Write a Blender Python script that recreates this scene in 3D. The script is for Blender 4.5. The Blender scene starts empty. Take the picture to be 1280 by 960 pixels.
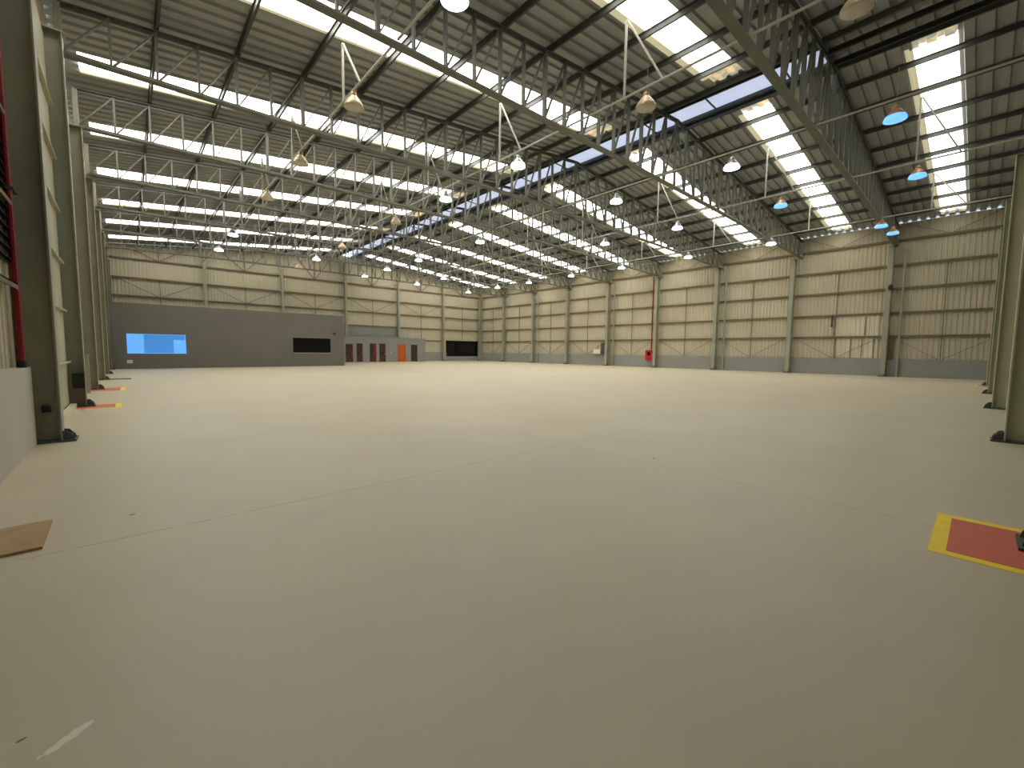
import bpy, math, random
from mathutils import Vector, Matrix
random.seed(7)
scene = bpy.context.scene
COL = scene.collection

# ------------------------------------------------------------------ helpers
def lin(r, g, b):
    def f(c):
        c /= 255.0
        return c / 12.92 if c <= 0.04045 else ((c + 0.055) / 1.055) ** 2.4
    return (f(r), f(g), f(b), 1.0)

class MB:
    """collects shapes, then links them as one mesh object"""
    def __init__(s):
        s.v = []; s.f = []
    def add(s, vs, fs):
        n = len(s.v)
        s.v += [tuple(v) for v in vs]
        s.f += [tuple(i + n for i in f) for f in fs]
        return s
    def box(s, x0, x1, y0, y1, z0, z1):
        vs = [(x, y, z) for z in (z0, z1) for y in (y0, y1) for x in (x0, x1)]
        return s.add(vs, [(0, 2, 3, 1), (4, 5, 7, 6), (0, 1, 5, 4), (2, 6, 7, 3), (0, 4, 6, 2), (1, 3, 7, 5)])
    def bar(s, p, q, w, h, up=(0, 0, 1)):
        p, q = Vector(p), Vector(q); d = (q - p).normalized()
        u = Vector(up)
        if abs(d.dot(u)) > 0.99: u = Vector((1, 0, 0))
        a = d.cross(u).normalized(); b = a.cross(d).normalized()
        vs = []
        for c in (p, q):
            for sa, sb in ((-1, -1), (1, -1), (1, 1), (-1, 1)):
                vs.append(c + a * sa * w / 2 + b * sb * h / 2)
        return s.add(vs, [(3, 2, 1, 0), (4, 5, 6, 7), (0, 1, 5, 4), (1, 2, 6, 5), (2, 3, 7, 6), (3, 0, 4, 7)])
    def tube(s, p, q, r, n=8):
        p, q = Vector(p), Vector(q); d = (q - p).normalized()
        u = Vector((0, 0, 1)) if abs(d.z) < 0.95 else Vector((1, 0, 0))
        a = d.cross(u).normalized(); b = a.cross(d)
        vs = []
        for c in (p, q):
            for i in range(n):
                t = 2 * math.pi * i / n
                vs.append(c + a * r * math.cos(t) + b * r * math.sin(t))
        fs = [(i, (i + 1) % n, n + (i + 1) % n, n + i) for i in range(n)]
        fs += [tuple(range(n - 1, -1, -1)), tuple(range(n, 2 * n))]
        return s.add(vs, fs)
    def lathe(s, prof, n=24, cx=0, cy=0):
        m = len(prof); vs = []
        for (r, z) in prof:
            for i in range(n):
                t = 2 * math.pi * i / n
                vs.append((cx + r * math.cos(t), cy + r * math.sin(t), z))
        fs = []
        for j in range(m - 1):
            for i in range(n):
                k = (i + 1) % n
                fs.append((j * n + i, j * n + k, (j + 1) * n + k, (j + 1) * n + i))
        return s.add(vs, fs)
    def prism(s, poly, axis, a, b):
        """poly of 2D points extruded along axis between a and b"""
        n = len(poly)
        def P(p, t):
            return {'x': (t, p[0], p[1]), 'y': (p[0], t, p[1]), 'z': (p[0], p[1], t)}[axis]
        vs = [P(p, a) for p in poly] + [P(p, b) for p in poly]
        fs = [(i, (i + 1) % n, n + (i + 1) % n, n + i) for i in range(n)]
        fs += [tuple(range(n - 1, -1, -1)), tuple(range(n, 2 * n))]
        return s.add(vs, fs)
    def build(s, name, mat, parent=None, loc=None, smooth=False):
        me = bpy.data.meshes.new(name)
        me.from_pydata(s.v, [], s.f)
        me.update()
        import bmesh
        bm = bmesh.new(); bm.from_mesh(me)
        bmesh.ops.recalc_face_normals(bm, faces=bm.faces)
        bm.to_mesh(me); bm.free()
        if smooth:
            for p in me.polygons: p.use_smooth = True
        if mat: me.materials.append(mat)
        o = bpy.data.objects.new(name, me)
        COL.objects.link(o)
        if parent: o.parent = parent
        if loc: o.location = loc
        return o

def tag(o, label=None, cat=None, group=None, kind=None):
    if label: o['label'] = label
    if cat: o['category'] = cat
    if group: o['group'] = group
    if kind: o['kind'] = kind
    return o
def empty(name, loc, rz=0.0):
    o = bpy.data.objects.new(name, None); COL.objects.link(o)
    o.empty_display_size = 0.2
    o.location = loc; o.rotation_euler = (0, 0, rz)
    return o
KIDS = {}
def copy_tree(o, parent=None):
    c = o.copy(); COL.objects.link(c)
    if parent: c.parent = parent
    for ch in list(o.children): copy_tree(ch, c)
    return c
ORD = ['first', 'second', 'third', 'fourth', 'fifth', 'sixth', 'seventh', 'eighth', 'ninth', 'tenth',
       'eleventh', 'twelfth', 'thirteenth', 'fourteenth', 'fifteenth', 'sixteenth', 'seventeenth',
       'eighteenth', 'nineteenth', 'twentieth']

# ------------------------------------------------------------------ materials
MATS = {}
def mat(name, col, rough=0.6, metal=0.0, var=0.0, vscale=2.0, spec=0.4, col2=None):
    m = bpy.data.materials.new(name); m.use_nodes = True
    nt = m.node_tree; b = nt.nodes['Principled BSDF']
    b.inputs['Roughness'].default_value = rough
    b.inputs['Metallic'].default_value = metal
    b.inputs['Specular IOR Level'].default_value = spec
    b.inputs['Base Color'].default_value = col
    if var > 0:
        tc = nt.nodes.new('ShaderNodeTexCoord')
        nz = nt.nodes.new('ShaderNodeTexNoise'); nz.inputs['Scale'].default_value = vscale
        nz.inputs['Detail'].default_value = 4
        rp = nt.nodes.new('ShaderNodeValToRGB')
        c2 = col2 or tuple(c * (1 - var) for c in col[:3]) + (1,)
        rp.color_ramp.elements[0].position = 0.35; rp.color_ramp.elements[0].color = c2
        rp.color_ramp.elements[1].position = 0.65; rp.color_ramp.elements[1].color = col
        nt.links.new(tc.outputs['Object'], nz.inputs['Vector'])
        nt.links.new(nz.outputs['Fac'], rp.inputs['Fac'])
        nt.links.new(rp.outputs['Color'], b.inputs['Base Color'])
    MATS[name] = m
    return m
def emit(name, col, strength):
    m = bpy.data.materials.new(name); m.use_nodes = True
    nt = m.node_tree; b = nt.nodes['Principled BSDF']
    b.inputs['Base Color'].default_value = col
    b.inputs['Emission Color'].default_value = col
    b.inputs['Emission Strength'].default_value = strength
    MATS[name] = m
    return m

STEEL = mat('grey_green_steel_paint', lin(156, 157, 138), 0.5, 0, 0.12, 1.5)
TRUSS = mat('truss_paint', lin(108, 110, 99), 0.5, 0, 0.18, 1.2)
CHORD = mat('truss_chord_backlit', lin(86, 90, 83), 0.5, 0, 0.15, 1.2)  # darker than TRUSS: backlit shade of the top chord put into its colour
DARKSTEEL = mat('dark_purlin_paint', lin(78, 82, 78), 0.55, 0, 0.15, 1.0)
NEARSTEEL = mat('near_column_steel', lin(202, 204, 172), 0.5, 0, 0.1, 1.5)  # lighter tone than STEEL, for the near gable columns
RIDGE = mat('ridge_frame_paint', lin(44, 46, 48), 0.55)
GIRT = mat('girt_paint', lin(118, 108, 84), 0.6, 0, 0.2, 1.0)
PALEBAR = mat('pale_tube_paint', lin(178, 178, 164), 0.45)
ROOF = mat('roof_sheet', lin(160, 164, 162), 0.5, 0.0, 0.12, 0.6)
CREAM = mat('cream_cladding', lin(192, 184, 160), 0.55, 0, 0.08, 0.35)
CREAM2 = mat('pale_cladding', lin(214, 206, 182), 0.5, 0, 0.06, 0.5)
PANEL = mat('dull_cream_panel', lin(178, 176, 152), 0.6, 0, 0.12, 0.8)
BLOCK = mat('block_lit_tone', lin(186, 182, 172), 0.7, 0, 0.06, 0.8)  # lighter than DADO: light falling on this low wall is in the colour
DADO = mat('grey_masonry_paint', lin(146, 146, 140), 0.75, 0, 0.08, 0.8)
OFFICE = mat('office_wall_paint', lin(112, 111, 104), 0.7, 0, 0.06, 0.5)
ANNEX = mat('annex_wall_paint', lin(138, 137, 132), 0.7, 0, 0.06, 0.5)
RED = mat('red_paint', lin(176, 22, 26), 0.4)
REDPIPE = mat('red_pipe_paint', lin(120, 20, 26), 0.45)
BLACK = mat('black_plastic', lin(28, 24, 22), 0.5)
DARKGLASS = mat('dark_glass', lin(18, 19, 17), 0.12)
ORANGE = mat('orange_door_paint', lin(184, 88, 24), 0.45)
BROWN = mat('dark_brown_door', lin(58, 44, 30), 0.5)
DOORGLASS = mat('maroon_glass', lin(74, 52, 50), 0.15)
DOORRED = mat('deep_red_frame', lin(120, 22, 22), 0.4)
WHITE = mat('white_plastic', lin(226, 222, 208), 0.5)
GREYBOX = mat('grey_cabinet_paint', lin(168, 166, 152), 0.5)
BOARD = mat('brown_board', lin(176, 148, 112), 0.8, 0, 0.2, 9.0)
YELLOW = mat('yellow_floor_paint', lin(255, 226, 42), 0.5, 0, 0.08, 8.0)
MARKRED = mat('red_floor_paint', lin(212, 108, 86), 0.55, 0, 0.1, 6.0)
COPPER = mat('copper_tinted_shade', lin(206, 160, 120), 0.35, 0.2)
TAN = mat('tan_shade', lin(206, 188, 152), 0.35, 0.15)
COVER = mat('brown_cover', lin(112, 94, 72), 0.6)
SILVER = mat('silver_shade', lin(200, 205, 208), 0.3, 0.6)
RUST = mat('dull_plate', lin(96, 84, 66), 0.7, 0, 0.2, 5.0)
VENTWHITE = mat('pale_vent_sheet', lin(226, 224, 236), 0.6, 0, 0.05, 1.0)
def translucent(name, col):
    m = bpy.data.materials.new(name); m.use_nodes = True
    nt = m.node_tree; out = nt.nodes['Material Output']; b = nt.nodes['Principled BSDF']
    b.inputs['Base Color'].default_value = col; b.inputs['Roughness'].default_value = 0.6
    t = nt.nodes.new('ShaderNodeBsdfTranslucent'); t.inputs['Color'].default_value = col
    mx = nt.nodes.new('ShaderNodeMixShader'); mx.inputs['Fac'].default_value = 0.06
    nt.links.new(b.outputs[0], mx.inputs[1]); nt.links.new(t.outputs[0], mx.inputs[2]); nt.links.new(mx.outputs[0], out.inputs['Surface'])
    return m
VENTWHITE = translucent('pale_vent_sheet_translucent', lin(226, 222, 236))
LAMPWHITE = emit('lamp_glow_white', (0.75, 0.93, 1.0, 1), 7.0)
LAMPBLUE = emit('lamp_glow_blue', (0.16, 0.46, 1.0, 1), 1.25)
LAMPDIM = mat('unlit_lens', lin(196, 190, 176), 0.2)
BLUEPANE = emit('lit_blue_pane', lin(66, 136, 210), 0.6)
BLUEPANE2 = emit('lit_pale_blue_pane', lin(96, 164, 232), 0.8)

def skylight_material(strength):
    m = bpy.data.materials.new('skylight_sheet'); m.use_nodes = True
    nt = m.node_tree; b = nt.nodes['Principled BSDF']; L = nt.links
    tc = nt.nodes.new('ShaderNodeTexCoord')
    nz = nt.nodes.new('ShaderNodeTexNoise'); nz.inputs['Scale'].default_value = 0.55
    nz.inputs['Detail'].default_value = 5
    rp = nt.nodes.new('ShaderNodeValToRGB')
    e = rp.color_ramp.elements
    e[0].position = 0.27; e[0].color = (0.75, 0.42, 0.12, 1)      # brown dirt film
    e[1].position = 0.40; e[1].color = (1.0, 0.975, 0.91, 1)
    L.new(tc.outputs['Object'], nz.inputs['Vector'])
    L.new(nz.outputs['Fac'], rp.inputs['Fac'])
    L.new(rp.outputs['Color'], b.inputs['Emission Color'])
    b.inputs['Base Color'].default_value = (0.8, 0.78, 0.7, 1)
    b.inputs['Emission Strength'].default_value = strength
    return m
# emission varied per strip so the floor darkens towards the camera
SKY_TALL = [skylight_material(v) for v in (1.4, 4.8, 7.5, 8.0, 7.5, 7.5, 7.5, 7.0, 6.5)]
SKY_HOSE = [skylight_material(v) for v in (4.0, 7.0, 8.5, 9.5, 10.0, 10.0, 9.5, 9.0, 8.5)]
def skylight_end_material():
    m = bpy.data.materials.new('stained_skylight_sheet'); m.use_nodes = True
    nt = m.node_tree; b = nt.nodes['Principled BSDF']; L = nt.links
    tc = nt.nodes.new('ShaderNodeTexCoord')
    nz = nt.nodes.new('ShaderNodeTexNoise'); nz.inputs['Scale'].default_value = 2.2
    rp = nt.nodes.new('ShaderNodeValToRGB')
    e = rp.color_ramp.elements
    e[0].position = 0.42; e[0].color = (0.22, 0.23, 0.2, 1)
    e[1].position = 0.62; e[1].color = (0.9, 0.62, 0.25, 1)
    L.new(tc.outputs['Object'], nz.inputs['Vector']); L.new(nz.outputs['Fac'], rp.inputs['Fac'])
    L.new(rp.outputs['Color'], b.inputs['Emission Color'])
    b.inputs['Base Color'].default_value = (0.5, 0.5, 0.45, 1)
    b.inputs['Emission Strength'].default_value = 1.0
    return m
SKYEND = skylight_end_material()

SKYLAP = emit('skylight_lap', (0.66, 0.62, 0.42, 1), 0.5)
def floor_material():
    m = bpy.data.materials.new('painted_concrete_floor'); m.use_nodes = True
    nt = m.node_tree; b = nt.nodes['Principled BSDF']; L = nt.links
    N = nt.nodes.new
    geo = N('ShaderNodeNewGeometry'); sep = N('ShaderNodeSeparateXYZ')
    L.new(geo.outputs['Position'], sep.inputs['Vector'])
    def math_(op, a, bb=None, c=None):
        n = N('ShaderNodeMath'); n.operation = op
        for i, x in enumerate((a, bb, c)):
            if x is None: continue
            if isinstance(x, (int, float)): n.inputs[i].default_value = x
            else: L.new(x, n.inputs[i])
        return n.outputs[0]
    nz = N('ShaderNodeTexNoise'); nz.inputs['Scale'].default_value = 0.5; nz.inputs['Detail'].default_value = 6
    L.new(geo.outputs['Position'], nz.inputs['Vector'])
    nf = N('ShaderNodeTexNoise'); nf.inputs['Scale'].default_value = 6.0; nf.inputs['Detail'].default_value = 3
    L.new(geo.outputs['Position'], nf.inputs['Vector'])
    rp = N('ShaderNodeValToRGB')
    rp.color_ramp.elements[0].position = 0.3; rp.color_ramp.elements[0].color = lin(188, 178, 153)
    rp.color_ramp.elements[1].position = 0.7; rp.color_ramp.elements[1].color = lin(199, 189, 163)
    L.new(nz.outputs['Fac'], rp.inputs['Fac'])
    # saw-cut joints: one across the hall, one along it, broken up by noise
    wob = math_('MULTIPLY', math_('SUBTRACT', nf.outputs['Fac'], 0.5), 0.03)
    jy = math_('LESS_THAN', math_('ABSOLUTE', math_('ADD', math_('SUBTRACT', sep.outputs['Y'], 5.68), wob)), 0.009)
    jx = math_('LESS_THAN', math_('ABSOLUTE', math_('ADD', math_('SUBTRACT', sep.outputs['X'], 6.42), wob)), 0.007)
    j = math_('MULTIPLY', math_('MAXIMUM', jx, jy), math_('GREATER_THAN', nf.outputs['Fac'], 0.44))
    mx = N('ShaderNodeMix'); mx.data_type = 'RGBA'
    L.new(math_('MULTIPLY', j, 0.45), mx.inputs['Factor'])
    L.new(rp.outputs['Color'], mx.inputs['A']); mx.inputs['B'].default_value = lin(84, 78, 66)
    # worn paint scuff near the camera
    def scuff(cx, cy, dx, dy, hl, hw, prev, col, amt, thr):
        u = math_('ADD', math_('MULTIPLY', math_('SUBTRACT', sep.outputs['X'], cx), dx),
                  math_('MULTIPLY', math_('SUBTRACT', sep.outputs['Y'], cy), dy))
        w = math_('ADD', math_('MULTIPLY', math_('SUBTRACT', sep.outputs['X'], cx), -dy),
                  math_('MULTIPLY', math_('SUBTRACT', sep.outputs['Y'], cy), dx))
        ns = N('ShaderNodeTexNoise'); ns.inputs['Scale'].default_value = 34.0
        L.new(geo.outputs['Position'], ns.inputs['Vector'])
        d = math_('ADD', math_('POWER', math_('DIVIDE', u, hl), 2.0), math_('POWER', math_('DIVIDE', w, hw), 2.0))
        k = math_('MULTIPLY', math_('LESS_THAN', math_('ADD', math_('MULTIPLY', d, 0.6), math_('MULTIPLY', ns.outputs['Fac'], 2.0)), 1.25 + thr * 0.6), amt)
        q = N('ShaderNodeMix'); q.data_type = 'RGBA'
        L.new(k, q.inputs['Factor']); L.new(prev, q.inputs['A']); q.inputs['B'].default_value = col
        return q.outputs['Result']
    c = mx.outputs['Result']
    c = scuff(0.745, 3.40, 0.81, 0.59, 0.085, 0.022, c, lin(232, 226, 206), 0.85, 0.5)
    c = scuff(0.61, 3.51, 0.9, 0.3, 0.014, 0.007, c, lin(60, 52, 40), 0.8, 0.4)
    c = scuff(0.46, 5.41, 0.9, 0.3, 0.05, 0.02, c, lin(205, 198, 180), 0.6, 0.4)
    c = scuff(6.70, 4.21, 1, 0, 0.03, 0.02, c, lin(50, 45, 38), 0.9, 0.5)
    c = scuff(0.96, 6.29, 1, 0, 0.03, 0.02, c, lin(60, 52, 44), 0.8, 0.5)
    c = scuff(2.2, 5.15, 0.9, 0.43, 0.5, 0.14, c, lin(176, 170, 154), 0.25, 0.0)
    c = scuff(3.3, 5.0, 0.9, 0.43, 0.4, 0.12, c, lin(176, 170, 154), 0.2, 0.0)
    c = scuff(5.6, 4.95, 0.9, 0.3, 0.9, 0.55, c, lin(178, 173, 158), 0.25, 0.05)
    L.new(c, b.inputs['Base Color'])
    rr = N('ShaderNodeMapRange'); rr.inputs['To Min'].default_value = 0.40; rr.inputs['To Max'].default_value = 0.50
    L.new(nz.outputs['Fac'], rr.inputs['Value']); L.new(rr.outputs['Result'], b.inputs['Roughness'])
    b.inputs['Specular IOR Level'].default_value = 0.6
    return m
FLOOR = floor_material()

# ------------------------------------------------------------------ hall dimensions (metres)
W, LEN = 42.0, 54.0
Z0, SL = 10.85, 0.10
def zroof(x): return Z0 + SL * (x if x < W / 2 else W - x)
YL = [-0.2, 4.1, 11.25, 16.75, 22.8, 28.9, 35.0, 41.2, 47.3, 53.4]
YR = [-0.2] + [6 * k - 0.15 for k in range(1, 9)] + [53.4]
TL = [-0.2, 5.6, 11.8, 17.9, 22.95, 28.5, 34.4, 40.7, 47.0, 53.4]
TR = YR[:1] + [5.65, 11.4] + [y - 0.2 for y in YR[3:9]] + [53.4]
def ytr(k, x): return TL[k] + (TR[k] - TL[k]) * x / W
GZ = [2.9, 4.57, 6.29, 7.93, 9.66]
PITCH = 0.46

# ------------------------------------------------------------------ floor
f = MB(); f.box(-0.6, W + 0.4, -0.2, LEN + 0.4, -0.2, 0.0)
tag(f.build('floor', FLOOR), 'wide painted grey beige concrete floor of the empty hall', 'floor', None, 'structure')

# ------------------------------------------------------------------ roof sheeting
def roof_profile(y0, y1):
    """(y, dz) of standing-rib sheeting; ribs stand up every PITCH"""
    pts = []
    k0 = math.floor(y0 / PITCH) - 1; k1 = math.ceil(y1 / PITCH) + 1
    raw = []
    for k in range(k0, k1 + 1):
        c = k * PITCH
        raw += [(c - 0.105, 0), (c - 0.07, 0.085), (c + 0.07, 0.085), (c + 0.105, 0)]
    def h(y):
        for (a, b) in zip(raw, raw[1:]):
            if a[0] <= y <= b[0]:
                t = (y - a[0]) / max(1e-6, b[0] - a[0]); return a[1] + t * (b[1] - a[1])
        return 0
    pts = [(y0, h(y0))] + [p for p in raw if y0 < p[0] < y1] + [(y1, h(y1))]
    return pts
def sheet(mb, xa, xb, y0, y1, dz=0.0):
    pr = roof_profile(y0, y1); n = len(pr); vs = []
    for x in (xa, xb):
        for (y, d) in pr: vs.append((x, y, zroof(x) + d + dz))
    mb.add(vs, [(i, i + 1, n + i + 1, n + i) for i in range(n - 1)])
SKY_Y = [2.92, 8.72, 14.85, 21.45, 27.3, 33.3, 39.4, 45.2, 51.2]
SWID = 1.15
RIDGE_L, RIDGE_R, RIDGE_Y0 = 20.2, 21.8, 5.7
roof = MB()
edges = [0.0]
for c in SKY_Y: edges += [c - SWID / 2, c + SWID / 2]
edges.append(LEN + 0.15)
def roof_piece(xa, xb, y0, y1):
    if xa < xb: sheet(roof, xa, xb, y0, y1)
XSL = (-0.45, 0.2, 19.7, 20.2); XSR = (42.35, 41.5, 22.4, 21.8)
for i in range(len(edges) - 1):
    y0, y1 = edges[i], edges[i + 1]
    for XS, mid in ((XSL, 21.0), (XSR, 21.0)):
        a, b, c, d = XS
        def S(p, q): sheet(roof, min(p, q), max(p, q), y0, y1)
        S(a, b); S(c, d)
        if i % 2 == 0: S(b, c)
        # the ridge is closed in the first bay only
        if y1 <= RIDGE_Y0 + 0.01: S(d, 21.0)
for XS in (XSL, XSR):
    d = XS[3]; sheet(roof, min(d, 21.0), max(d, 21.0), edges[2], RIDGE_Y0)
tag(roof.build('ceiling', ROOF), 'grey ribbed metal roof sheeting over the whole hall', 'ceiling', None, 'structure')
# skylight strips: windows in the roof
n = 0
for side, (b, c) in (('office wall', (0.2, 19.7)), ('hose box wall', (22.4, 41.5))):
    for i, y in enumerate(SKY_Y):
        n += 1
        s = MB(); e = MB()
        if side == 'office wall':
            sheet(s, b, c - 1.1, y - SWID / 2, y + SWID / 2); sheet(e, c - 1.1, c, y - SWID / 2, y + SWID / 2)
            slope = 'far left'
        else:
            sheet(s, b + 0.5, c - 0.5, y - SWID / 2, y + SWID / 2)
            sheet(e, b, b + 0.5, y - SWID / 2, y + SWID / 2); sheet(e, c - 0.5, c, y - SWID / 2, y + SWID / 2)
        lap = MB(); sheet(lap, b if b < 5 else b + 0.5, c - 0.6, y + SWID / 2 - 0.01, y + SWID / 2 + 0.24, -0.012)
        o = s.build('window_%d' % n, (SKY_TALL if b < 5 else SKY_HOSE)[i])
        lap.build('side_lap', SKYLAP, o)['label'] = 'dim yellowish overlapped edge of the strip'
        tag(o, 'glowing roof skylight strip, %s from the near end, slope above the %s' % (
            ORD[i], 'tall column wall' if b < 5 else 'hose box wall'),
            'skylight', 'translucent skylight strips', 'structure')
        e.build('stained_end', SKYEND, o)['label'] = 'stained brownish end of the skylight strip'

# ------------------------------------------------------------------ ridge ventilator
rv = empty('ridge_ventilator', (21.0, RIDGE_Y0, 12.95))
tag(rv, 'long raised roof vent along the ridge with a pale inner side', 'roof vent')
L_ = LEN - RIDGE_Y0
zr = zroof(RIDGE_L) - 12.95
MB().add([(0.8, 0, zr - .1), (0.8, L_, zr - .1), (0.8, L_, .82), (0.8, 0, .82)], [(0, 1, 2, 3)]).build('side_panel', VENTWHITE, rv)['label'] = 'pale daylit sheet side'
MB().add([(-1.15, -0.05, 0.80), (-1.15, L_, 0.80), (0, -0.05, 0.98), (0, L_, 0.98), (1.15, -0.05, 0.80), (1.15, L_, 0.80),
          (-1.15, -0.05, 0.83), (-1.15, L_, 0.83), (0, -0.05, 1.01), (0, L_, 1.01), (1.15, -0.05, 0.83), (1.15, L_, 0.83)],
         [(0, 1, 3, 2), (2, 3, 5, 4), (6, 8, 9, 7), (8, 10, 11, 9), (0, 6, 7, 1), (4, 5, 11, 10),
          (0, 2, 8, 6), (2, 4, 10, 8), (1, 7, 9, 3), (3, 9, 11, 5)]).build('cap', ROOF, rv)
MB().box(-0.86, -0.78, 0, L_, zr - 0.25, zr + 0.12).build('curb_beam', RIDGE, rv)
MB().box(0.77, 0.84, 0, L_, zr - 0.10, zr + 0.04).build('curb_beam', RIDGE, rv)
MB().box(0.98, 1.06, 0, L_, zr - 0.30, zr - 0.20).build('curb_beam', RIDGE, rv)
MB().box(-0.8, 0.8, -0.03, 0.0, zr - 0.1, 0.85).build('end_panel', RIDGE, rv)
y = 1.4
while y < L_:
    MB().bar((-0.8, y, zr), (-0.8, y, 0.82), 0.05, 0.05).build('post', RIDGE, rv)
    MB().bar((-0.78, y, zr + 0.05), (0.76, y, zr + 0.02), 0.05, 0.05).build('cross_tie', RIDGE, rv)
    y += 3.0
for x, w_ in ((20.55, 'nearer the tall column wall'), (21.45, 'nearer the hose box wall')):
    m = MB(); m.box(x - .04, x + .04, 0.15, 5.55, 12.50, 12.66); m.box(x - .1, x + .1, 0.15, 5.55, 12.64, 12.66)
    tag(m.build('ridge_beam', RIDGE), 'dark beam under the closed ridge in the first bay, %s' % w_, 'ridge beam', 'ridge beams')

# ------------------------------------------------------------------ walls
def clad_profile(u0, u1, pitch=0.26, dep=0.03):
    n = max(1, round((u1 - u0) / pitch)); p = (u1 - u0) / n; pts = []
    for k in range(n):
        a = u0 + k * p
        pts += [(a, 0), (a + p * .42, 0), (a + p * .52, dep), (a + p * .9, dep)]
    pts.append((u1, 0))
    return pts
def clad(mb, axis, c, sgn, u0, u1, zb, zt):
    pr = clad_profile(u0, u1); n = len(pr); vs = []
    for k in (0, 1):
        for (u, d) in pr:
            zz = (zb if k == 0 else (zt(u) if callable(zt) else zt))
            w = c + sgn * d
            vs.append((w, u, zz) if axis == 'x' else (u, w, zz))
    mb.add(vs, [(i, i + 1, n + i + 1, n + i) for i in range(n - 1)])
wr = MB(); clad(wr, 'x', W + 0.02, 1, 0.0, LEN + 0.05, 0.4, zroof(W) - 0.01)
tag(wr.build('wall_right', CREAM), 'cream ribbed cladding of the long wall with the red hose box', 'wall', None, 'structure')
wl = MB(); clad(wl, 'x', -0.30, -1, 0.0, LEN + 0.05, 0.0, zroof(0) - 0.03)
tag(wl.build('wall_left', CREAM), 'cream ribbed cladding behind the tall columns beside the brown board', 'wall', None, 'structure')
wf = MB(); zt = lambda u: zroof(min(max(u, 0), W)) - 0.01
clad(wf, 'y', LEN + 0.02, 1, -0.25, 35.7, 0.4, zt); clad(wf, 'y', LEN + 0.02, 1, 41.6, W + 0.05, 0.4, zt)
clad(wf, 'y', LEN + 0.02, 1, 35.7, 41.6, 3.0, zt)
tag(wf.build('wall_far', CREAM), 'cream ribbed cladding of the far gable wall above the office block', 'wall', None, 'structure')
wn = MB(); clad(wn, 'y', 0.02, -1, -0.25, W + 0.05, 0.0, zt)
tag(wn.build('wall_near', OFFICE), 'grey ribbed cladding of the near gable wall behind the camera', 'wall', None, 'structure')
d = MB(); d.box(W - 0.14, W + 0.12, 0.05, LEN, 0, 1.27)
tag(d.build('baseboard_right', DADO), 'low grey masonry wall base under the cream hose box wall', 'wall base', None, 'structure')
d = MB(); d.box(31.4, 35.7, LEN - 0.14, LEN + 0.12, 0, 1.3); d.box(35.7, 41.6, LEN - 0.14, LEN + 0.12, 0, 0.62)
d.box(41.6, W - 0.14, LEN - 0.14, LEN + 0.12, 0, 1.3); d.box(0, 31.4, LEN - 0.05, LEN + 0.12, 0, 1.3)
tag(d.build('baseboard_far', DADO), 'low grey masonry wall base under the far gable wall', 'wall base', None, 'structure')
d = MB(); d.box(-0.42, -0.15, 0.05, 11.05, 0, 1.24)
tag(d.build('baseboard_left', BLOCK), 'low pale grey masonry wall ending at the nearest tall column', 'wall base', None, 'structure')
d = MB(); d.box(21.2, 28.1, LEN - 0.06, LEN + 0.0, 2.6, 4.6)
tag(d.build('trim_1', ANNEX), 'grey painted wall panel above the four dark glass doors', 'wall panel', None, 'structure')
# the dark opening in the far wall
w = MB(); w.box(35.7, 41.6, LEN + 1.2, LEN + 1.3, 0.4, 3.2); w.box(35.6, 35.7, LEN + 0.12, LEN + 1.3, 0.4, 3.2)
w.box(41.6, 41.7, LEN + 0.12, LEN + 1.3, 0.4, 3.2); w.box(35.6, 41.7, LEN + 0.06, LEN + 1.3, 3.0, 3.1)
w.box(35.6, 41.7, LEN + 0.12, LEN + 1.3, 0.52, 0.62)
o = w.build('window_19', BLACK)
tag(o, 'wide dark opening at the foot of the far wall by its corner', 'window', None, 'structure')
MB().box(35.75, 41.55, LEN + 0.03, LEN + 0.05, 0.66, 2.96).build('pane', DARKGLASS, o)
MB().box(35.7, 41.6, LEN - 0.10, LEN + 0.06, 0.62, 0.67).build('sill', GREYBOX, o)

# ------------------------------------------------------------------ steel columns
def h_shaft(dep, wid, h, tf=0.022, tw=0.014):
    """H-section: web along local x from -dep/2..dep/2, flanges across local y"""
    m = MB()
    m.box(-dep / 2, -dep / 2 + tf, -wid / 2, wid / 2, 0, h)
    m.box(dep / 2 - tf, dep / 2, -wid / 2, wid / 2, 0, h)
    m.box(-dep / 2 + tf, dep / 2 - tf, -tw / 2, tw / 2, 0, h)
    return m
def make_column(name, dep, wid, h, paint=STEEL):
    r = empty(name, (0, 0, 0))
    h_shaft(dep, wid, h).build('shaft', paint, r)
    t = dep / 2
    MB().box(-t, t + 0.16, -wid / 2 - 0.06, wid / 2 + 0.06, 0, 0.03).build('base_plate', DARKSTEEL, r)
    for s in (-1, 1):
        yy = s * (wid / 2 - 0.02)
        MB().prism([(t, 0.03), (t + 0.14, 0.03), (t + 0.13, 0.08), (t + 0.06, 0.17), (t, 0.18)], 'y', yy - 0.01, yy + 0.01).build('gusset', DARKSTEEL, r)
        MB().lathe([(0.0, 0.12), (0.022, 0.12), (0.022, 0.03), (0.0, 0.03)], 8, t + 0.10, s * 0.07).build('anchor_bolt', DARKSTEEL, r)
    MB().box(-t, t + 0.05, -wid / 2 - 0.02, wid / 2 + 0.02, h, h + 0.025).build('cap_plate', STEEL, r)
    return r
proto_side = make_column('steel_column', 0.41, 0.30, 9.2)
proto = make_column('steel_column', 0.50, 0.30, 9.2)
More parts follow.
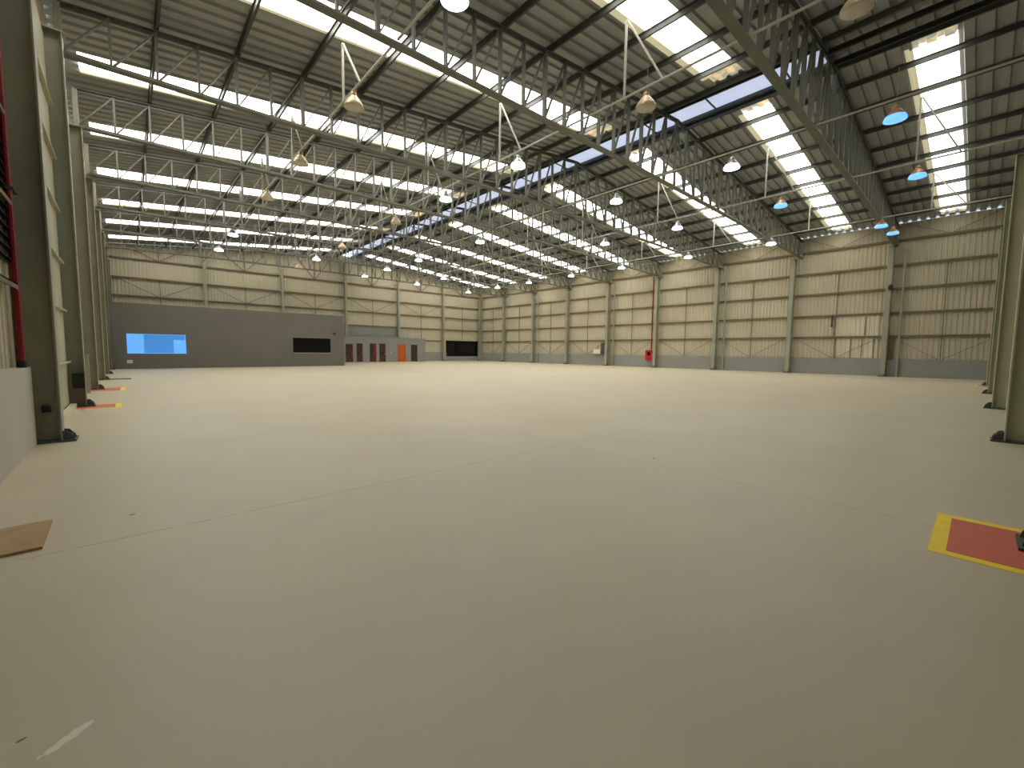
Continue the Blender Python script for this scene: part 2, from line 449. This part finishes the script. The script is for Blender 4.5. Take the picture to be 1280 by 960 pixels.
# along the tall column wall: web points into the hall (+x)
for k in range(1, 9):
    c = proto_side if k == 1 else copy_tree(proto_side)
    c.location = (-0.07, YL[k], 0)
    tag(c, 'grey green steel column, %s from the near end on the tall column wall' % ORD[k - 1],
        'column', 'steel columns along the long walls', 'thing')
for k in range(1, 10):
    c = proto if k == 1 else copy_tree(proto)
    c.location = (W - 0.41, YR[k], 0); c.rotation_euler = (0, 0, math.pi)
    tag(c, 'grey green steel column, %s from the near end on the hose box wall' % ORD[k - 1],
        'column', 'steel columns along the long walls', 'thing')
c = copy_tree(proto_side); c.location = (-0.07, YL[9], 0)
tag(c, 'grey steel column in the far corner behind the long office block', 'column', 'steel columns along the long walls', 'thing')
# far gable columns
for k in range(1, 6):
    g = make_column('gable_column', 0.40, 0.26, zroof(7 * k) - 0.45)
    g.location = (7 * k, LEN - 0.36, 0); g.rotation_euler = (0, 0, -math.pi / 2)
    tag(g, 'tall steel column on the far gable wall, %s from the office corner' % ORD[k - 1], 'column', 'far gable columns', 'thing')
# near gable columns, at the very edge of the view
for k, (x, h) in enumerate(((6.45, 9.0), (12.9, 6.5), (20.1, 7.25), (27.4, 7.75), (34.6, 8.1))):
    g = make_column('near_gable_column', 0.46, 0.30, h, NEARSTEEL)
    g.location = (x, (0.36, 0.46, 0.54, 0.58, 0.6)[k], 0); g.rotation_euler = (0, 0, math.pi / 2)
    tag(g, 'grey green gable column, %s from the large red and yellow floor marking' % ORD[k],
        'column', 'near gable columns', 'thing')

# ------------------------------------------------------------------ roof trusses
def zbot(x): return 9.28 + 0.26 * (1 - ((x - 21) / 21) ** 2)
def ztop(x): return zroof(x) - 0.29
def make_truss():
    r = empty('roof_truss', (0, 0, 0))
    NB = 42
    xs = [W * i / NB for i in range(NB + 1)]
    # bottom chord: double angle, gently cambered
    m = MB()
    for a, b in zip(xs[::2], xs[2::2]):
        pa, pb = Vector((a, 0, zbot(a))), Vector((b, 0, zbot(b)))
        m.bar(pa - (pb - pa) * 0.004, pb + (pb - pa) * 0.004, 0.26, 0.03)
        m.bar(pa + Vector((0, 0, .06)), pb + Vector((0, 0, .06)), 0.05, 0.11)
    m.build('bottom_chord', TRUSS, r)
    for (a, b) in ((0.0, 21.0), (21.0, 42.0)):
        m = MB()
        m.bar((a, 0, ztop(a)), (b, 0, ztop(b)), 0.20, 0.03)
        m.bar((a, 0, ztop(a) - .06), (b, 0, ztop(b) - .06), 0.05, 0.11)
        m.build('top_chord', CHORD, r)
    for i in range(1, NB):
        x = xs[i]; wide = 0.11 if i % 6 == 0 else 0.06
        MB().bar((x, 0, zbot(x) + 0.02), (x, 0, ztop(x) - 0.02), 0.13, wide, (1, 0, 0)).build('web_post', TRUSS, r)
    for i in range(NB):
        a, b = xs[i], xs[i + 1]
        if b <= 21: p, q = (a, 0.0, zbot(a) + .03), (b, 0.0, ztop(b) - .03)
        else: p, q = (b, 0.0, zbot(b) + .03), (a, 0.0, ztop(a) - .03)
        MB().bar(p, q, 0.10, 0.036).build('web_diagonal', TRUSS, r)
    for x in (0.0, W - 0.16):
        MB().box(x - .07, x + .07, -.09, .09, 9.22, ztop(0) + 0.02).build('end_post', STEEL, r)
    return r
tp = make_truss()
for k in range(1, 9):
    t = tp if k == 1 else copy_tree(tp)
    yl, yr = TL[k], TR[k]
    t.location = (0, yl, 0); t.rotation_euler = (0, 0, math.atan2(yr - yl, W))
    tag(t, 'grey steel lattice roof truss spanning the hall, %s from the near end' % ORD[k - 1], 'roof truss', 'roof trusses')

# ------------------------------------------------------------------ purlins (each runs the whole length)
PX = [2.03, 4.08, 6.13, 8.18, 10.23, 12.28, 14.33, 16.38, 18.43, 19.95]
for i, x in enumerate(PX + [W - p for p in reversed(PX)]):
    m = MB(); z = zroof(x)
    m.box(x - 0.012, x + 0.012, 0.15, LEN - 0.1, z - 0.20, z - 0.02)
    m.box(x - 0.055, x + 0.012, 0.15, LEN - 0.1, z - 0.035, z - 0.018)
    m.box(x - 0.012, x + 0.055, 0.15, LEN - 0.1, z - 0.21, z - 0.198)
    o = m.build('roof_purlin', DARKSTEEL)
    j = i if i < 10 else 19 - i
    tag(o, 'dark lengthwise roof purlin, %s up from the eaves of the %s' % (
        ORD[j], 'tall column wall' if i < 10 else 'hose box wall'), 'purlin', 'roof purlins')

# ------------------------------------------------------------------ longitudinal ties at the bottom chords
SX = [6.5, 13.05, 19.4, 25.9, 34.0]
ROWN = ['row nearest tall column wall', 'second row from tall column wall', 'middle row under ridge',
        'second row from hose box wall', 'row nearest hose box wall']
for ri, x in enumerate(SX):
    for k in range(0, 9):
        y0 = 0.25 if k == 0 else ytr(k, x) + 0.1
        y1 = ytr(k + 1, x) - 0.1 if k < 8 else 53.1
        z = zbot(x) + 0.10
        r = empty('tie_strut', (x, y0, z))
        MB().tube((0, 0, 0), (0, y1 - y0, 0), 0.035).build('tube', PALEBAR, r)
        if ri != 2:
            ym = (y1 - y0) / 2; top = zroof(x) - 0.23 - z
            MB().bar((0, ym + 0.55, 0.02), (0, ym + 0.55, top), 0.06, 0.06).build('post', PALEBAR, r)
            MB().bar((0, ym - 0.75, 0.02), (0, ym + 0.5, top - 0.03), 0.05, 0.05).build('diagonal', PALEBAR, r)
        tag(r, 'pale steel tie tube between trusses, %s bay, %s' % (ORD[k], ROWN[ri]), 'tie', 'tie tubes at truss level')

# ------------------------------------------------------------------ hanging lamps
def make_lamp(glow, shade, body):
    r = empty('pendant_lamp', (0, 0, 0))
    m = MB()
    m.lathe([(0.262, 0.11), (0.235, 0.16), (0.16, 0.26), (0.09, 0.34), (0.085, 0.35),
             (0.08, 0.34), (0.15, 0.255), (0.225, 0.155), (0.252, 0.11), (0.262, 0.11)], 28)
    m.build('shade', shade, r, smooth=True)
    k = MB().lathe([(0.30, 0.0), (0.288, 0.06), (0.262, 0.11), (0.252, 0.11), (0.278, 0.055), (0.29, 0.0), (0.30, 0.0)], 28)
    k.build('skirt', shade if glow is LAMPDIM else glow, r, smooth=True)
    lens = MB().lathe([(0.0, -0.035), (0.14, -0.028), (0.25, -0.008), (0.293, 0.012), (0.285, 0.045), (0.0, 0.05)], 28).build('lens', glow, r, smooth=True)
    MB().lathe([(0.0, 0.46), (0.05, 0.46), (0.085, 0.43), (0.095, 0.36), (0.09, 0.335), (0.0, 0.335)], 18).build('ballast_housing', body, r, smooth=True)
    MB().tube((0, 0, 0.45), (0, 0, 0.47), 0.018).build('hanger', PALEBAR, r)
    MB().tube((0.055, 0, 0.43), (0.055, 0, 1.62), 0.006, 6).build('wire', PALEBAR, r)
    return r
LW = make_lamp(LAMPWHITE, SILVER, SILVER); LB = make_lamp(LAMPBLUE, COPPER, COPPER); LC = make_lamp(LAMPDIM, TAN, COPPER)
ROWS = [
 [(9.08, 'w'), (14.53, 'c'), (19.99, 'c'), (25.46, 'c'), (34.88, 'w'), (40.82, 'w')],
 [(3.37, 'c'), (8.42, 'c'), (14.15, 'w'), (19.43, 'w'), (24.73, 'c'), (33.2, 'c'), (38.98, 'w'), (44.0, 'c')],
 [(3.39, 'b'), (8.32, 'w'), (13.79, 'w'), (24.84, 'w'), (33.22, 'w'), (39.05, 'w'), (44.14, 'w')],
 [(3.36, 'b'), (8.40, 'b'), (13.87, 'w'), (19.12, 'w'), (39.46, 'w'), (44.97, 'w')],
 [(5.50, 'b'), (11.25, 'w'), (17.06, 'w'), (23.16, 'w'), (28.94, 'w'), (34.96, 'w'), (40.31, 'w'), (46.16, 'w')]]
DESC = {'w': 'lit white bell lamp', 'b': 'copper blue-glowing lamp', 'c': 'unlit tan bell lamp'}
used = set()
for ri, row in enumerate(ROWS):
    for j, (y, kd) in enumerate(row):
        src = {'w': LW, 'b': LB, 'c': LC}[kd]
        o = src if kd not in used else copy_tree(src); used.add(kd)
        z = 9.0 + 0.0
        hx = SX[ri]
        o.location = (hx, y, z)
        tag(o, '%s, %s from the near end, %s' % (DESC[kd], ORD[j], ROWN[ri]), 'lamp', 'high bay lamps')
o = copy_tree(LB); o.location = (36.4, 5.25, 9.0)
tag(o, 'copper bell lamp glowing blue below, closest lamp to the hose box wall', 'lamp', 'high bay lamps')

# ------------------------------------------------------------------ wall girts, stay rods, downpipes
def girt_mb(L):
    m = MB()
    m.box(-0.115, 0.0, 0, L, -0.008, 0.008); m.box(-0.125, -0.11, 0, L, -0.14, 0.008); m.box(-0.115, 0.0, 0, L, -0.14, -0.125)
    return m
for gi, z in enumerate(GZ):
    for k in range(0, 9):
        y0 = YR[k] + 0.17 if k else 0.15; y1 = YR[k + 1] - 0.17
        o = girt_mb(y1 - y0).build('cladding_rail', GIRT, None, (W - 0.0, y0, z + 0.05))
        tag(o, 'brown girt on the hose box wall, %s up, %s bay from the near end' % (ORD[gi], ORD[k]), 'girt', 'wall girts', 'thing')
for gi, z in enumerate(GZ[0:5]):
    for k in range(0, 6):
        if gi == 0 and k in (5,): continue
        x0 = 7 * k + (0.15 if k else 0.05); x1 = 7 * (k + 1) - (0.15 if k < 5 else 0.3)
        if gi == 0 and k < 4: continue
        o = girt_mb(x1 - x0).build('gable_rail', GIRT, None, (x1, LEN - 0.0, z + 0.05))
        o.rotation_euler = (0, 0, math.pi / 2)
        tag(o, 'brown girt on the far gable wall, %s up, %s bay from the office' % (ORD[gi], ORD[k]), 'girt', 'gable girts', 'thing')
for k in range(0, 9):
    y0 = YR[k] if k else 0.1; y1 = YR[k + 1]; ym = (y0 + y1) / 2
    r = empty('rod_bracing', (W - 0.16, ym, 1.27)); h = (y1 - y0) / 2 - 0.25
    MB().bar((0, 0, 0), (0, 0, GZ[3] - 1.27), 0.05, 0.05).build('sag_rod', GIRT, r)
    for s in (-1, 1):
        MB().bar((0, s * 0.12, 0.03), (0, s * h, GZ[0] - 1.30), 0.05, 0.03).build('stay_rod', GIRT, r)
        MB().bar((0, s * 0.12, GZ[4] - 1.2), (0, s * h * 0.85, zroof(W) - 0.15 - 1.27), 0.05, 0.03).build('stay_rod', GIRT, r)
    tag(r, 'thin upright rod and slanting stays, hose box wall, %s bay from the near end' % ORD[k], 'wall bracing', 'wall bracing')
for k in range(0, 6):
    xm = 7 * k + 3.5; r = empty('gable_rod_bracing', (xm, LEN - 0.17, GZ[2])); zt_ = zroof(xm) - 0.3 - GZ[2]
    zl = -GZ[2] + (4.65 if k < 4 else (3.2 if k == 4 else 3.05))
    MB().bar((0, 0, zl), (0, 0, GZ[3] - GZ[2]), 0.05, 0.05).build('sag_rod', GIRT, r)
    MB().bar((0, 0, GZ[4] - GZ[2]), (0, 0, zt_), 0.09, 0.09).build('post', GIRT, r)
    if k < 5:
        for s in (-1, 1):
            MB().bar((s * 0.15, 0, 0.05), (s * 3.2, 0, GZ[3] - GZ[2] - 0.03), 0.03, 0.05).build('stay_rod', GIRT, r)
    for s in (-1, 1):
        MB().bar((s * 0.1, 0, GZ[4] - GZ[2] + 0.05), (s * 1.9, -0.1, zroof(xm + s * 1.9) - 0.5 - GZ[2]), 0.07, 0.07).build('knee_brace', GIRT, r)
    tag(r, 'thin rods and knee braces on the far gable wall, %s bay from the office corner' % ORD[k], 'wall bracing', 'gable bracing')
for i, k in enumerate((1, 3, 5, 7)):
    r = empty('downpipe', (W - 0.29, YR[k] - 0.75, 0))
    MB().tube((0, 0, 0), (0, 0, 8.9), 0.075, 12).build('pipe', STEEL, r)
    for z in (2.2, 5.2, 8.0): MB().box(-0.05, 0.14, -0.09, 0.09, z, z + 0.04).build('bracket', STEEL, r)
    tag(r, 'grey rainwater pipe beside the %s column from the near end on the hose box wall' % ORD[k - 1], 'downpipe', 'rainwater downpipes')
# girts and rails on the tall column wall
for gi, z in enumerate((1.16, 2.45, 3.65, 4.9, 6.15, 7.4, 8.65)):
    for k in range(0, 9):
        if (k < 2 and gi == 0) or k == 2: continue
        y0 = (YL[k] + 0.17) if k else 0.15; y1 = YL[k + 1] - 0.17
        if k == 1: y1 = 10.6
        m = MB(); m.box(0, 0.12, 0, y1 - y0, 0.0, 0.02); m.box(0.105, 0.12, 0, y1 - y0, -0.06, 0.02)
        o = m.build('side_rail', CREAM2 if k == 2 else GIRT, None, (-0.28, y0, z))
        tag(o, '%s rail on the tall column wall, %s up, %s bay from the near end' % ('cream' if k == 2 else 'brown', ORD[gi], ORD[k]), 'girt', 'side wall rails', 'thing')
pnl = empty('door_1', (-0.20, 11.45, 0))
tag(pnl, 'tall cream boarded door panel between the two nearest tall columns', 'door', None, 'structure')
m = MB(); m.box(0, 0.03, 0, 5.05, 0.12, 9.0); m.build('leaf', PANEL, pnl)
for z in (1.16, 2.42, 3.6, 4.85, 6.1, 7.35): MB().box(0.03, 0.11, 0, 5.05, z, z + 0.035).build('ledge', PANEL, pnl)
m = MB(); m.box(-0.15, -0.04, 11.45, 16.5, 0, 0.12)
tag(m.build('trim_2', CREAM2), 'cream sill strip on the floor between the two nearest tall columns', 'sill', None, 'structure')

lv = empty('window_20', (-0.285, 10.0, 2.8))
tag(lv, 'dark louvred opening in the wall behind the red pipe', 'window', None, 'structure')
MB().box(0, 0.02, -0.9, 0.95, 0, 2.1).build('backing', BLACK, lv)
m = MB()
for q in range(14): m.prism([(0.02, 0.05 + q * .148), (0.07, 0.03 + q * .148), (0.07, 0.04 + q * .148), (0.02, 0.07 + q * .148)], 'y', -0.9, 0.95)
m.build('louvres', BLACK, lv)

# ------------------------------------------------------------------ office block
OY = 42.0
o = MB(); 
def wall_with_holes(m, x0, x1, y0, y1, z0, z1, holes):
    xs = sorted({x0, x1} | {h[0] for h in holes} | {h[1] for h in holes})
    for a, b in zip(xs, xs[1:]):
        hs = [h for h in holes if h[0] <= a and b <= h[1]]
        if not hs: m.box(a, b, y0, y1, z0, z1)
        else:
            h = hs[0]
            if h[2] > z0: m.box(a, b, y0, y1, z0, h[2])
            m.box(a, b, y0, y1, h[3], z1)
wall_with_holes(o, 0.15, 16.33, OY, OY + 0.2, 0, 4.70, [(0.95, 4.30, 1.10, 2.52), (11.80, 15.14, 1.18, 2.57)])
o.box(16.13, 16.33, OY + 0.2, 53.2, 0, 4.7); o.box(0.15, 16.33, OY + 0.2, 53.2, 4.5, 4.7); o.box(0.42, 0.6, OY + 0.2, 53.2, 0, 4.5)
ob = o.build('office_block', OFFICE)
tag(ob, 'long dark grey office block built out from the far wall', 'office block')
w1 = empty('office_window', (2.62, OY + 0.1, 1.10))
tag(w1, 'wide office window lit bright blue', 'window')
MB().box(-1.67, 0.95, 0.0, 0.02, 0.02, 1.40).build('pane', BLUEPANE, w1)
MB().box(0.95, 1.67, 0.0, 0.02, 0.02, 1.02).build('pane', BLUEPANE2, w1)['label'] = 'paler blue lower pane'
MB().box(0.95, 1.67, 0.0, 0.02, 1.02, 1.40).build('pane', BLUEPANE, w1)
MB().box(-1.67, -0.75, -0.01, 0.0, 0.02, 1.40).build('blind', BLUEPANE2, w1)['label'] = 'paler blue blind strip'
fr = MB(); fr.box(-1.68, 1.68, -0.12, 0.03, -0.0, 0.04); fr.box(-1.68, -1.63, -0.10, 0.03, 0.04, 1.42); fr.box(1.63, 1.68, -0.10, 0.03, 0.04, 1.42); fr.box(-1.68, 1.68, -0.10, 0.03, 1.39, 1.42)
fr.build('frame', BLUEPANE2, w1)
w2 = empty('office_window', (13.47, OY + 0.1, 1.18))
tag(w2, 'wide dark unlit office window', 'window')
MB().box(-1.65, 1.65, 0.0, 0.02, 0.03, 1.37).build('pane', DARKGLASS, w2)
fr = MB(); fr.box(-1.67, 1.67, -0.13, 0.03, 0.0, 0.05); fr.box(-1.67, -1.62, -0.1, 0.03, 0.05, 1.39); fr.box(1.62, 1.67, -0.1, 0.03, 0.05, 1.39); fr.box(-1.67, 1.67, -0.1, 0.03, 1.35, 1.39)
fr.build('frame', OFFICE, w2)
MB().box(-1.7, 1.7, -0.14, -0.1, -0.05, 0.0).build('sill', GREYBOX, w2)
p = empty('wall_outlet_plate', (1.05, OY - 0.03, 0.4))
MB().box(-0.15, 0.15, 0, 0.03, 0, 0.24).build('plate', WHITE, p); MB().box(-0.11, 0.11, -0.012, 0, 0.05, 0.19).build('cover', WHITE, p)
tag(p, 'small white plate low on the office wall under the blue window', 'outlet plate')
s = empty('alarm_sounder', (15.45, OY - 0.05, 2.95)); MB().box(-0.08, 0.08, -0.03, 0.05, 0, 0.14).build('body', BLACK, s)
MB().lathe([(0.0, 0.16), (0.05, 0.15), (0.05, 0.14), (0.0, 0.14)], 10).build('horn', BLACK, s)
tag(s, 'small black box on the office wall above the dark window', 'alarm')

# ------------------------------------------------------------------ annex with doors
AY = 52.3
doors = [(20.36, 21.26, 2.22), (21.69, 22.47, 2.32), (23.36, 24.22, 2.33), (24.62, 25.47, 2.32), (27.12, 28.28, 2.30), (29.08, 30.0, 2.25)]
a = MB()
wall_with_holes(a, 16.4, 31.2, AY, AY + 0.15, 0, 3.12, [(x0, x1, 0, h) for x0, x1, h in doors])
a.box(16.4, 31.2, AY + 0.15, 53.25, 3.02, 3.12); a.box(31.05, 31.2, AY + 0.15, 53.25, 0, 3.02)
ab = a.build('low_annex', ANNEX)
tag(ab, 'low grey annex with a row of doors along the far wall', 'annex')
for i, (x0, x1, h) in enumerate(doors):
    w_ = x1 - x0; xm = (x0 + x1) / 2
    if i < 4:
        D = empty('glass_door', (xm, AY + 0.06, 0))
        MB().box(-w_ / 2 + .02, w_ / 2 - .02, 0, 0.04, 0.03, h - .02).build('leaf', BROWN, D)
        MB().box(-w_ / 2 + .1, w_ / 2 - .12, -0.012, 0, 1.25, h - .12).build('upper_pane', DOORGLASS, D)
        MB().box(-w_ / 2 + .1, w_ / 2 - .12, -0.012, 0, 0.12, 0.95).build('lower_pane', DOORGLASS, D)
        MB().box(-w_ / 2 + .03, w_ / 2 - .03, -0.018, 0, 0.95, 1.25).build('middle_rail', BLACK, D)
        wd = 0.30 if i == 2 else 0.08
        MB().box(w_ / 2 - wd, w_ / 2 - .0, -0.03, 0, 0.02, h - .03).build('red_stile', DOORRED, D)
        MB().box(w_ / 2 - wd - .06, w_ / 2 - wd - .03, -0.07, -0.018, 0.95, 1.15).build('handle', SILVER, D)
        tag(D, ['dark maroon glass door closest to the office block', 'dark maroon glass door, second from the office block',
                'dark glass door with a broad red side strip', 'dark maroon glass door closest to the orange door'][i], 'door', 'annex glass doors')
    else:
        D = empty('annex_door', (xm, AY + 0.04, 0))
        mt = ORANGE if i == 4 else BROWN
        MB().box(-w_ / 2 + .02, w_ / 2 - .02, 0, 0.05, 0.02, h - .02).build('leaf', mt, D)
        MB().box(w_ / 2 - .16, w_ / 2 - .06, -0.05, 0, 1.0, 1.04).build('handle', SILVER, D)
        fr = MB(); fr.box(-w_ / 2, -w_ / 2 + .03, -0.06, 0, 0, h); fr.box(w_ / 2 - .03, w_ / 2, -0.06, 0, 0, h); fr.box(-w_ / 2, w_ / 2, -0.06, 0, h - .03, h)
        fr.build('frame', mt, D)
        tag(D, ['bright orange door in the low annex', 'dark brown door beside the orange door'][i - 4], 'door')
s = empty('light_switch', (26.2, AY - 0.02, 1.1)); MB().box(-.06, .06, 0, .02, 0, .12).build('plate', WHITE, s); MB().box(-.02, .02, -.012, 0, .04, .08).build('rocker', WHITE, s)
tag(s, 'tiny white switch on the annex wall before the orange door', 'switch')
for i, x in enumerate((29.0, 29.35)):
    s = empty('vent_pipe', (x, 52.9, 3.12)); MB().tube((0, 0, 0), (0, 0, 1.0), 0.05).build('pipe', PALEBAR, s); MB().lathe([(0, 1.08), (.08, 1.05), (.08, 1.0), (0, 1.0)], 10).build('cap', PALEBAR, s)
    tag(s, 'thin upright pipe on the annex roof, %s the orange door' % ('closer to' if i == 0 else 'farther from'), 'pipe', 'annex roof pipes')

# ------------------------------------------------------------------ things on the hose box wall
hb = empty('fire_hose_cabinet', (W - 0.16, 24.55, 0.75))
MB().box(-0.24, 0, -0.42, 0.42, 0, 1.05).build('body', RED, hb)
MB().box(-0.26, -0.24, -0.38, 0.38, 0.05, 1.0).build('door', RED, hb)
MB().box(-0.268, -0.26, -0.16, 0.16, 0.5, 0.85).build('window', DARKGLASS, hb)
MB().box(-0.29, -0.26, -0.33, -0.29, 0.45, 0.6).build('handle', SILVER, hb)
tag(hb, 'red fire hose cabinet hanging on the low grey wall', 'fire hose cabinet')
rp_ = empty('fire_riser_pipe', (W - 0.62, 24.16, 1.88))
MB().tube((0, 0, 0), (0, 0, 7.4), 0.06, 10).build('pipe', REDPIPE, rp_)
MB().tube((0, 0, 0.0), (0.42, 0.25, 0.0), 0.06, 10).build('elbow', REDPIPE, rp_)
for z in (2.0, 4.5, 7.0): MB().box(-0.08, 0.08, -0.08, 0.08, z, z + .04).build('clamp', DARKSTEEL, rp_)
tag(rp_, 'red vertical water pipe above the hose cabinet', 'pipe')
eb = empty('electrical_cabinet', (W - 0.14, 30.9, 1.3))
MB().box(-0.30, 0, -0.2, 0.85, 0, 0.62).build('body', GREYBOX, eb); MB().box(-0.32, -0.30, -0.14, 0.8, 0.05, 0.57).build('door', WHITE, eb)
MB().box(-0.28, 0, -0.62, -0.2, 0.05, 1.3).build('trunking', DARKSTEEL, eb); MB().tube((-0.12, 0.3, 0.62), (-0.12, 0.3, 0.95), 0.03).build('conduit', DARKSTEEL, eb)
tag(eb, 'grey electrical cabinet with upright dark trunking', 'electrical cabinet')
pc = empty('cladding_repair', (W - 0.014, 8.05, 1.3))
m = MB(); clad(m, 'x', 0.0, 1, -1.75, 0.95, 0.0, 3.2); m.build('sheet', CREAM2, pc)
for yy in (-1.55, -0.85, -0.2, 0.75): MB().box(-0.03, 0.0, yy - .02, yy + .02, 0.0, 1.49).build('batten', GIRT, pc)
for yy in (-1.0, 0.9): MB().box(-0.03, 0.0, yy - .02, yy + .02, 1.68, 3.13).build('batten', GIRT, pc)
tag(pc, 'paler replacement cladding sheets with thin upright battens low on the wall', 'cladding sheet')
bb = empty('brown_cover_box', (W - 0.14, 5.5, 1.35)); MB().box(-0.12, 0, -0.1, 0.12, 0, 1.45).build('body', COVER, bb); MB().box(-0.14, 0, -0.12, 0.14, -0.02, 0.0).build('base', BROWN, bb)
tag(bb, 'narrow upright brown cover beside the column nearest the paler cladding', 'cover box')
sc = empty('loudspeaker', (W - 0.70, 5.72, 6.15)); MB().box(-0.12, 0.0, -0.12, 0.12, 0, 0.3).build('body', BLACK, sc); MB().lathe([(0.0, .38), (.07, .36), (.07, .3), (0, .3)], 10, -.06, 0).build('horn', BLACK, sc)
tag(sc, 'small black loudspeaker high on the column nearest the paler cladding', 'loudspeaker')
ps = empty('pipe_stub', (W - 0.14, 9.1, 3.68)); MB().tube((0, 0, 0), (0, 0, 0.9), 0.05).build('pipe', DARKSTEEL, ps); MB().lathe([(0, .12), (.08, .12), (.08, -.0), (0, -.0)], 10).build('valve', DARKSTEEL, ps)
tag(ps, 'short dark pipe hanging from the second girt beside the paler cladding', 'pipe')
ls = empty('wall_light', (W - 0.13, 19.15, 4.66)); MB().box(-.06, 0, -.09, .09, 0, .12).build('body', WHITE, ls); MB().box(-.08, -.06, -.07, .07, .02, .1).build('lens', LAMPDIM, ls)
tag(ls, 'tiny white fitting on a girt of the hose box wall', 'wall light')

# ------------------------------------------------------------------ things by the tall columns
rp2 = empty('riser_pipe', (-0.2, 10.72, 1.24)); MB().tube((0, 0, 0.02), (0, 0, 7.9), 0.042, 10).build('pipe', REDPIPE, rp2)
MB().lathe([(0, .1), (.055, .1), (.055, 0), (0, 0)], 12).build('flange', BLACK, rp2)
for z in (2.6, 5.4): MB().box(-0.06, 0.06, -.05, .3, z, z + .04).build('clamp', DARKSTEEL, rp2)
tag(rp2, 'dark red vertical pipe beside the nearest tall column', 'pipe')
jb = empty('junction_box', (0.02, 16.52, 0.5)); MB().box(-0.11, 0.11, -0.1, 0.06, 0, 0.38).build('body', BLACK, jb); MB().box(-0.1, 0.1, -0.115, -0.1, 0.02, 0.36).build('lid', BLACK, jb)
tag(jb, 'black box fixed low on the second tall column by the red floor marking', 'junction box')
cd = empty('conduit', (0.19, 16.5, 0.36)); MB().box(-0.035, 0.035, -0.03, 0.05, 0, 0.95).build('duct', GREYBOX, cd); MB().box(-0.04, 0.04, -0.035, 0.055, 0.95, 1.0).build('cap', GREYBOX, cd)
tag(cd, 'short pale grey cable duct beside the black box on the column', 'cable duct')
sk = empty('socket', (-0.035, 11.14, 0.5)); MB().box(-0.045, 0.045, -0.05, 0.09, 0, 0.1).build('body', BLACK, sk); MB().box(-.03, .03, -.06, -.05, .02, .08).build('cover', BLACK, sk)
tag(sk, 'small black socket on the nearest tall column', 'socket')
cb = MB(); cb.box(-0.13, 0.0, 0, 0.0, 0, 0.0) if False else None
m = MB(); top = [(-0.12, 5.80), (0.435, 5.82), (0.425, 6.53), (-0.12, 6.50)]
m.prism(top, 'z', 0.0, 0.022)
bd = m.build('board', BOARD); tag(bd, 'brown sheet of board lying on the floor by the low wall', 'board')

def marking(name, x0, x1, y0, y1, border, label, thick):
    r = empty(name, ((x0 + x1) / 2, (y0 + y1) / 2, 0))
    cx, cy = (x0 + x1) / 2, (y0 + y1) / 2
    bx0, bx1, by0, by1 = border
    m = MB(); z = 0.003
    m.box(x0 - cx, x1 - cx, y0 - cy, y1 - cy, 0, z); m.build('yellow_border', YELLOW, r)
    MB().box(x0 + bx0 - cx, x1 - bx1 - cx, y0 + by0 - cy, y1 - by1 - cy, 0.0005, z + 0.002).build('red_field', MARKRED, r)
    tag(r, label, 'floor marking', 'red and yellow floor markings')
marking('floor_marking', 5.70, 6.92, 0.12, 1.24, (0.10, 0.11, 0.1, 0.10), 'large yellow bordered red rectangle painted on the floor at the picture edge', 0)
marking('floor_marking', -0.14, 0.80, 16.02, 17.10, (0.0, 0.12, 0.1, 0.1), 'yellow and red floor marking under the second tall column from the near end', 0)
marking('floor_marking', -0.14, 0.86, 21.85, 23.35, (0.0, 0.14, 0.02, 0.02), 'faded red floor marking with yellow end under the third tall column', 0)
marking('floor_marking', 33.1, 33.9, 0.3, 1.25, (0.0, 0.05, 0.05, 0.14), 'distant red floor marking with pale end by the near gable columns', 0)
pl = empty('floor_plate', (0.6, 29.1, 0)); MB().box(-0.45, 0.45, -0.22, 0.22, 0, 0.025).build('plate', RUST, pl)
for sx in (-.3, .3): MB().box(sx - .04, sx + .04, -.03, .03, .025, .035).build('lifting_slot', BLACK, pl)
tag(pl, 'dull brown plate on the floor at the foot of a distant tall column', 'floor plate')

# ------------------------------------------------------------------ daylight
wd = bpy.data.worlds.new('World'); scene.world = wd; wd.use_nodes = True
bg = wd.node_tree.nodes['Background']
bg.inputs['Color'].default_value = (0.72, 0.86, 1.0, 1); bg.inputs['Strength'].default_value = 4.0

# ------------------------------------------------------------------ camera
cam = bpy.data.cameras.new('camera'); co = bpy.data.objects.new('camera', cam); COL.objects.link(co)
cam.sensor_width = 36.0; cam.sensor_fit = 'HORIZONTAL'
cam.lens = 529.87 / 1280 * 36.0
cam.clip_start = 0.05; cam.clip_end = 300
RT = Vector((0.74233562, -0.66995017, 0.01022732)); UP = Vector((0.04456443, 0.06459814, 0.99691579)); FW = Vector((0.66854457, 0.73959032, -0.07780945))
M = Matrix((RT, UP, -FW)).transposed().to_4x4(); M.translation = Vector((0.9965, 1.0424, 1.5659))
co.matrix_world = M
scene.camera = co
vs_ = scene.view_settings
vs_.view_transform = 'Standard'; vs_.look = 'None'; vs_.gamma = 1.0; vs_.use_curve_mapping = False
vs_.exposure = 0.0
scene.cycles.use_denoising = True
scene.cycles.max_bounces = 8
scene.cycles.diffuse_bounces = 5
